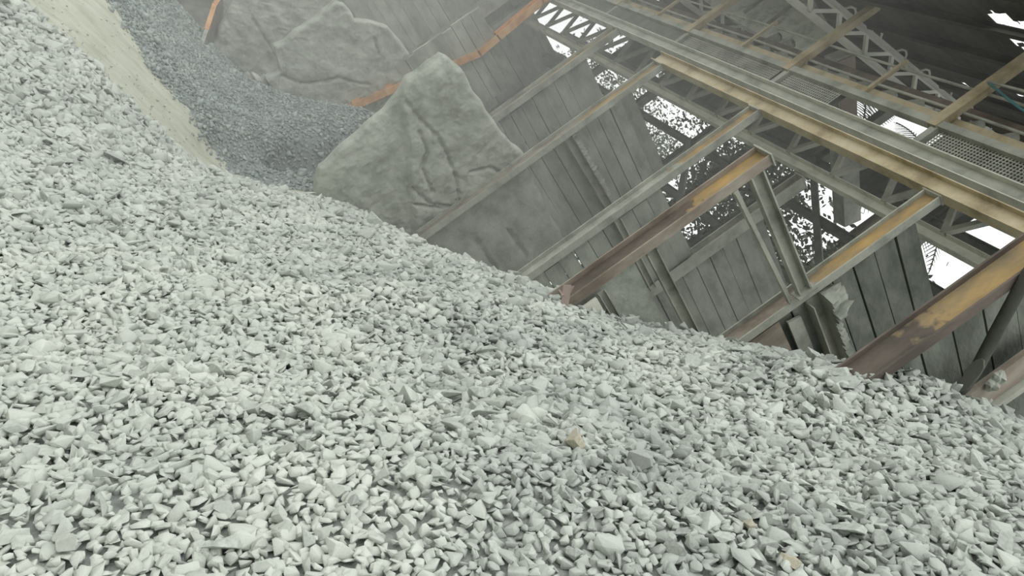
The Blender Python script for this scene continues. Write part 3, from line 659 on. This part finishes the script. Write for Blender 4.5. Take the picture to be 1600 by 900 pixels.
# pale sheet, rollers and chute behind the walkway
b = MB(); px_ = 8.15
q = [on_x(a, c, px_) for a, c in ((1120, -60), (1235, -60), (1306, 57), (1240, 84), (1155, 34), (1110, 8))]
b.prism(q, X * 0.04)
r = tag(b.build('chute_sheet', 'sheet'), 'pale greenish dust-patched sheet hung behind the walkway', 'sheet', None, 'thing')
for a, c in (((1162, 20), (1215, -20)), ((1196, 40), (1262, -12))):
    b = MB(); b.angle(on_x(*a, px_ - 0.03), on_x(*c, px_ - 0.03), 0.06, X); b.build('stiffener', 'steel', r)
def roller(p, ax_, L, rad, label):
    b = MB(); n = 18; prof = []
    for i in range(n * 4 + 1):
        t = i / (n * 4); prof.append(rad * (1 + 0.08 * math.sin(2 * math.pi * t * 9)))
    b.tube([V(p) + V(ax_) * (L * (i / (n * 4) - 0.5)) for i in range(n * 4 + 1)], prof, 16)
    r = tag(b.build('idler_roller', 'steel', smooth=True), label, 'roller', None, 'thing')
    b = MB(); b.tube([V(p) - V(ax_) * (L * 0.62), V(p) + V(ax_) * (L * 0.62)], rad * 0.25, 8); b.build('axle', 'black', r)
roller(on_x(1228, 72, 7.9), V((0.25, 0.75, -0.6)).normalized() * -1, 0.30, 0.085, 'ribbed conveyor roller resting above the tan walkway rail')
roller(on_x(1208, 62, 8.0), V((0.25, 0.75, -0.6)).normalized() * -1, 0.30, 0.085, 'darker ribbed roller tucked behind the other roller')
a, c = on_y(1312, 84, 11.6), on_y(1324, 345, 11.4)
b = MB(); b.bar(a, c, 0.34, 0.40, Y)
r = tag(b.build('discharge_chute', 'crete'), 'steep grey and pink chute leaning behind the walkway and rails', 'chute', None, 'thing')
d_ = (c - a).normalized()
b = MB(); b.bar(a + d_ * 0.05, a + d_ * 1.25, 0.02, 0.36, Y, 0, -0.18); b.build('rust_patch', 'pink', r)

# ------------------------------------------------------------------ roof
def roof_h(x): return 7.98 + 0.55 * (x - 7.23)
def truss(y, x0, x1, label):
    r = empty('roof_truss', label, 'truss', 'roof trusses'); r.location = PT(x0, y, roof_h(x0) - 0.75); lc = lambda x, h: PT(x, y, h) - r.location
    b = MB(); b.angle(lc(x0, roof_h(x0) - 0.26), lc(x1, roof_h(x1) - 0.26), 0.14, Z); b.build('top_chord', 'white', r)
    b = MB(); b.angle(lc(x0, roof_h(x0) - 0.70), lc(x1, roof_h(x1) - 0.70), 0.14, Z); b.build('bottom_chord', 'white', r)
    x = x0; k = 0
    while x < x1 - 0.7:
        b = MB(); b.angle(lc(x, roof_h(x) - 0.66), lc(x + 0.38, roof_h(x + 0.38) - 0.3), 0.07, Y); b.build('web_member', 'white', r)
        b = MB(); b.angle(lc(x + 0.38, roof_h(x + 0.38) - 0.3), lc(x + 0.76, roof_h(x + 0.76) - 0.66), 0.07, Y); b.build('web_member', 'white', r)
        b = MB(); h0 = roof_h(x + 0.4) - 0.2
        b.tube([lc(x + 0.4, h0), lc(x + 0.45, h0 + 0.12), lc(x + 0.53, h0 + 0.19), lc(x + 0.62, h0 + 0.19), lc(x + 0.68, h0 + 0.14)], 0.022, 6); b.build('hook_bolt', 'white', r)
        x += 0.76; k += 1
truss(12.0, 5.8, 14.6, 'pale zigzag roof truss climbing under the dark roof sheets')
truss(19.0, 5.8, 14.6, 'hazier roof truss farther along the roof')
truss(4.6, 6.0, 14.6, 'roof truss nearest the thick ochre column')
for i, x in enumerate(np.arange(6.1, 14.4, 1.15)):
    b = MB(); b.channel(PT(x, 2.0, roof_h(x) - 0.12), PT(x, 30, roof_h(x) - 0.12), 0.16, 0.07, Z, 1)
    tag(b.build('purlin', 'dark'), 'dark purlin running along under the roof sheets', 'purlin', 'roof purlins', 'thing')
xs = np.arange(5.7, 14.61, 0.1); ys = np.arange(1.5, 30.01, 0.07)
holes = [(on, r_) for on, r_ in (((1592, 44), 0.36), ((1575, 40), 0.2), ((1520, 120), 0.10), ((1508, 132), 0.10), ((1598, 150), 0.08), ((1585, 62), 0.12), ((1600, 70), 0.13), ((1030, 4), 0.5), ((1046, 18), 0.3))]
hp = []
for (a, c), r_ in holes:
    d = ray(a, c); w_ = (7.98 - 0.55 * 7.23) / (d.z - 0.55 * d.x); hp.append((d.x * w_, d.y * w_, r_))
gx_, gy_ = np.meshgrid(xs, ys, indexing='ij')
zz = CAMZ + 7.98 + 0.55 * (gx_ - 7.23) + 0.025 * np.sin(gy_ * 2 * math.pi / 0.28)
vs = np.stack([gx_, gy_, zz], -1).reshape(-1, 3); idx = np.arange(len(vs)).reshape(gx_.shape)
f = np.stack([idx[:-1, :-1], idx[1:, :-1], idx[1:, 1:], idx[:-1, 1:]], -1).reshape(-1, 4)
fc = vs[f].mean(1); kp = np.ones(len(f), bool)
for hx, hy, hr in hp:
    an = np.arctan2(fc[:, 1] - hy, fc[:, 0] - hx)
    kp &= np.hypot(fc[:, 0] - hx, fc[:, 1] - hy) > hr * (1 + 0.3 * np.sin(3 * an + hx) + 0.2 * np.sin(5 * an))
b = MB(); b.add(vs.tolist(), f[kp].tolist()); o = b.build('roof', 'dark'); md = o.modifiers.new('thick', 'SOLIDIFY'); md.thickness = 0.012
tag(o, 'dark corrugated roof sheets with a few torn holes', 'roof', None, 'structure')

# ------------------------------------------------------------------ back of the shed and the trees outside
b = MB()
for yy in (3.0, 6.4, 9.9, 13.4, 16.9, 20.4, 23.9):
    pass
for i, yy in enumerate((3.0, 6.4, 9.9, 13.4, 16.9, 20.4, 23.9)):
    bb = MB(); bb.hbeam(V((11.6, yy, 0.5)), PT(11.6, yy, roof_h(11.6) - 0.8), 0.22, 0.22, Y, mf=0, mw=0)
    tag(bb.build('rear_column', 'black'), 'dark column at the open back of the shed', 'column', 'dark columns along the open back', 'thing')
for k, (h_, lab) in enumerate(((3.3, 'lowest dark girt along the open back of the shed'), (4.7, 'second dark girt along the open back of the shed'), (6.1, 'third dark girt along the open back of the shed'), (7.3, 'topmost dark girt along the open back, over the walkway'))):
    bb = MB(); bb.channel(PT(11.5, 1.5, h_), PT(11.5, 28, h_), 0.2, 0.1, Z, 1)
    tag(bb.build('rear_girt', 'black'), lab, 'girt', None, 'thing')
for i, (yy, h0, h1) in enumerate(((6.4, 3.3, 6.1), (9.9, 4.7, 7.3), (13.4, 3.3, 6.1), (16.9, 3.3, 6.1), (20.4, 3.3, 6.1))):
    bb = MB(); bb.angle(PT(11.45, yy, h0), PT(11.45, yy + 3.5, h1), 0.14, X)
    tag(bb.build('rear_brace', 'black'), 'slanting brace at the open back of the shed', 'brace', 'braces along the open back', 'thing')
def sheet(y0, y1, h0, h1, x=11.75):
    bb = MB(); n = int((y1 - y0) / 0.07); v = []
    for i in range(n + 1):
        yy = y0 + (y1 - y0) * i / n
        for h_ in (h0, h1): v.append(PT(x + 0.02 * math.sin(i * math.pi / 2), yy, h_ + 0.08 * mnoise.noise(V((yy * 2, h_, 0)))))
    bb.add(v, [(2 * i, 2 * i + 2, 2 * i + 3, 2 * i + 1) for i in range(n)]); o = bb.build('rear_cladding', 'clad')
    md = o.modifiers.new('thick', 'SOLIDIFY'); md.thickness = 0.01
    tag(o, 'torn dark cladding sheet on the back of the shed', 'sheet', 'rear cladding sheets', 'thing')
for a in ((1.6, 4.4, 2.5, 4.9), (4.2, 8.1, 7.4, 9.9), (9.6, 13.0, 7.3, 8.1), (13.3, 16.5, 7.4, 8.5), (17.0, 21.2, 7.5, 9.9), (21.5, 24.6, 7.1, 9.9), (22.2, 24.6, 3.4, 5.9), (24.9, 28, 5.9, 6.6), (25.0, 28, 8.6, 10.0), (25.4, 28, 2.8, 5.0)): sheet(*a)

def tree(x, y, h, rad, n, label, seed):
    rr = random.Random(seed); r = empty('broadleaf_tree', label, 'tree', 'trees outside the shed'); r.location = (x, y, 0.5)
    b = MB(); b.tube([(0, 0, -1.0), (0.1, 0.05, h * 0.4), (0.0, 0.2, h * 0.75), (0.1, 0.1, h * 0.95)], [0.2, 0.16, 0.1, 0.04], 8)
    for k in range(7):
        a = rr.uniform(0, 6.28); z0 = h * rr.uniform(0.35, 0.7)
        b.tube([(0, 0.1, z0), (math.cos(a) * rad * .45, math.sin(a) * rad * .45, z0 + h * .12), (math.cos(a) * rad * .85, math.sin(a) * rad * .85, z0 + h * .18)], [0.08, 0.05, 0.02], 6)
    b.build('trunk', 'bark', r)
    b = MB(); cl = [(V((rr.gauss(0, .5) * rad, rr.gauss(0, .5) * rad, h * rr.uniform(.4, 1.02))), rad * rr.uniform(.25, .5)) for _ in range(16)]
    for k in range(n):
        c, cr_ = rr.choice(cl); p = c + V((rr.gauss(0, 1), rr.gauss(0, 1), rr.gauss(0, 1))) * cr_ * .6
        a = V((rr.gauss(0, 1), rr.gauss(0, 1), rr.gauss(0, .6))).normalized(); s = a.cross(V((rr.gauss(0, 1), rr.gauss(0, 1), rr.gauss(0, 1)))).normalized(); L = rr.uniform(.14, .26)
        b.add([p, p + a * L * .5 + s * L * .25, p + a * L, p + a * L * .5 - s * L * .25], [(0, 1, 2, 3)])
    o = b.build('foliage', 'leaf', r); o['kind'] = 'stuff'
def palm(x, y, h, label, seed):
    rr = random.Random(seed); r = empty('palm_tree', label, 'tree', 'palms outside the shed'); r.location = (x, y, 0.5)
    b = MB(); b.tube([(0, 0, -1.0), (.05, 0, h * .5), (0, .05, h)], [.2, .16, .14], 10); b.build('trunk', 'bark', r)
    for k in range(14):
        a = k * 2.4 + rr.uniform(-.2, .2); up = rr.uniform(-.1, .9); L = rr.uniform(1.8, 2.6); b = MB(); pr = None
        for i in range(25):
            t = i / 24; d = V((math.cos(a), math.sin(a), 0)); p = V((0, 0, h)) + d * (L * t) + Z * (up * L * t - 1.1 * L * t * t * .7)
            if pr is not None:
                tt = (p - pr).normalized(); s = tt.cross(Z).normalized(); b.bar(pr, p, .03, .03, Z)
                for sg in (-1, 1):
                    l = .55 * math.sin(math.pi * min(.97, t * .9 + .08)); q = p + s * sg * l + tt * l * .5 - Z * l * .35
                    b.add([p, p + tt * .05, q + tt * .02, q], [(0, 1, 2, 3)])
            pr = p
        b.build('frond', 'leaf', r)
for i, (x, y, h, rd, n) in enumerate(((17, 24.5, 14.2, 3.4, 11000), (17.2, 30.5, 14.8, 3.4, 8000), (16.4, 19.2, 12.6, 3.1, 10000), (15.2, 16.0, 11.6, 2.7, 8000), (18.4, 15.4, 12.0, 3.0, 4500), (16.8, 11.0, 10.0, 2.6, 3600), (17, 6.2, 9.6, 2.6, 3000), (22, 37, 17, 3.8, 3000))):
    tree(x, y, h, rd, n, 'leafy tree outside, seen through the open back of the shed', 40 + i)
for i, (x, y, h) in enumerate(((15.6, 20.6, 15.6), (15.2, 17.6, 14.9), (16.6, 15.6, 15.2))): palm(x, y, h, 'palm outside, its fronds dark between walkway and rail', 60 + i)
b = MB(); b.box((0, 12, -0.6), (120, 90, 0.4)); tag(b.build('ground_outside', 'ground'), 'bare ground outside the shed', 'ground', None, 'structure')
#PART2-END
# ------------------------------------------------------------------ light, air, output
hm = bpy.data.materials.new('dust_haze'); hm.use_nodes = True; hn = hm.node_tree.nodes; hn.remove(hn['Principled BSDF'])
vsn = hn.new('ShaderNodeVolumeScatter'); vsn.inputs['Density'].default_value = 0.021; vsn.inputs['Color'].default_value = (0.97, 0.98, 0.95, 1); vsn.inputs['Anisotropy'].default_value = 0.2
hm.node_tree.links.new(vsn.outputs['Volume'], hn['Material Output'].inputs['Volume']); M['haze'] = hm
b = MB(); b.box((4.6, 18, CAMZ + 2.5), (13.6, 22, 13.4)); tag(b.build('dust_haze', 'haze'), 'grey stone dust hanging in the air of the farther bays', 'haze', None, 'stuff')
wd = bpy.data.worlds.new('overcast_sky'); bpy.context.scene.world = wd; wd.use_nodes = True
nt = wd.node_tree; N = nt.nodes; Lk = nt.links
bg = N['Background']; bg.inputs['Strength'].default_value = 1.0
tc = N.new('ShaderNodeTexCoord'); sx = N.new('ShaderNodeSeparateXYZ'); Lk.new(tc.outputs['Generated'], sx.inputs['Vector'])
cr = N.new('ShaderNodeValToRGB'); e = cr.color_ramp.elements
e[0].position = 0.0; e[0].color = (1.30, 1.33, 1.31, 1); e[1].position = 0.9; e[1].color = (1.62, 1.66, 1.62, 1)
Lk.new(sx.outputs['Z'], cr.inputs['Fac']); Lk.new(cr.outputs['Color'], bg.inputs['Color'])
sd = bpy.data.lights.new('sun_through_cloud', 'SUN'); sd.energy = 0.6; sd.angle = math.radians(50); sd.color = (1, 0.99, 0.96)
so = bpy.data.objects.new('sun_through_cloud', sd); C.objects.link(so)
so.rotation_euler = V((0.45, 0.35, -0.85)).to_track_quat('-Z', 'Y').to_euler()
sc = bpy.context.scene
sc.view_settings.view_transform = 'Standard'; sc.view_settings.look = 'None'; sc.view_settings.gamma = 1.0
sc.view_settings.use_curve_mapping = False; sc.view_settings.exposure = -0.1
sc.cycles.use_denoising = True
sc.cycles.max_bounces = 8; sc.cycles.diffuse_bounces = 5; sc.cycles.volume_bounces = 1
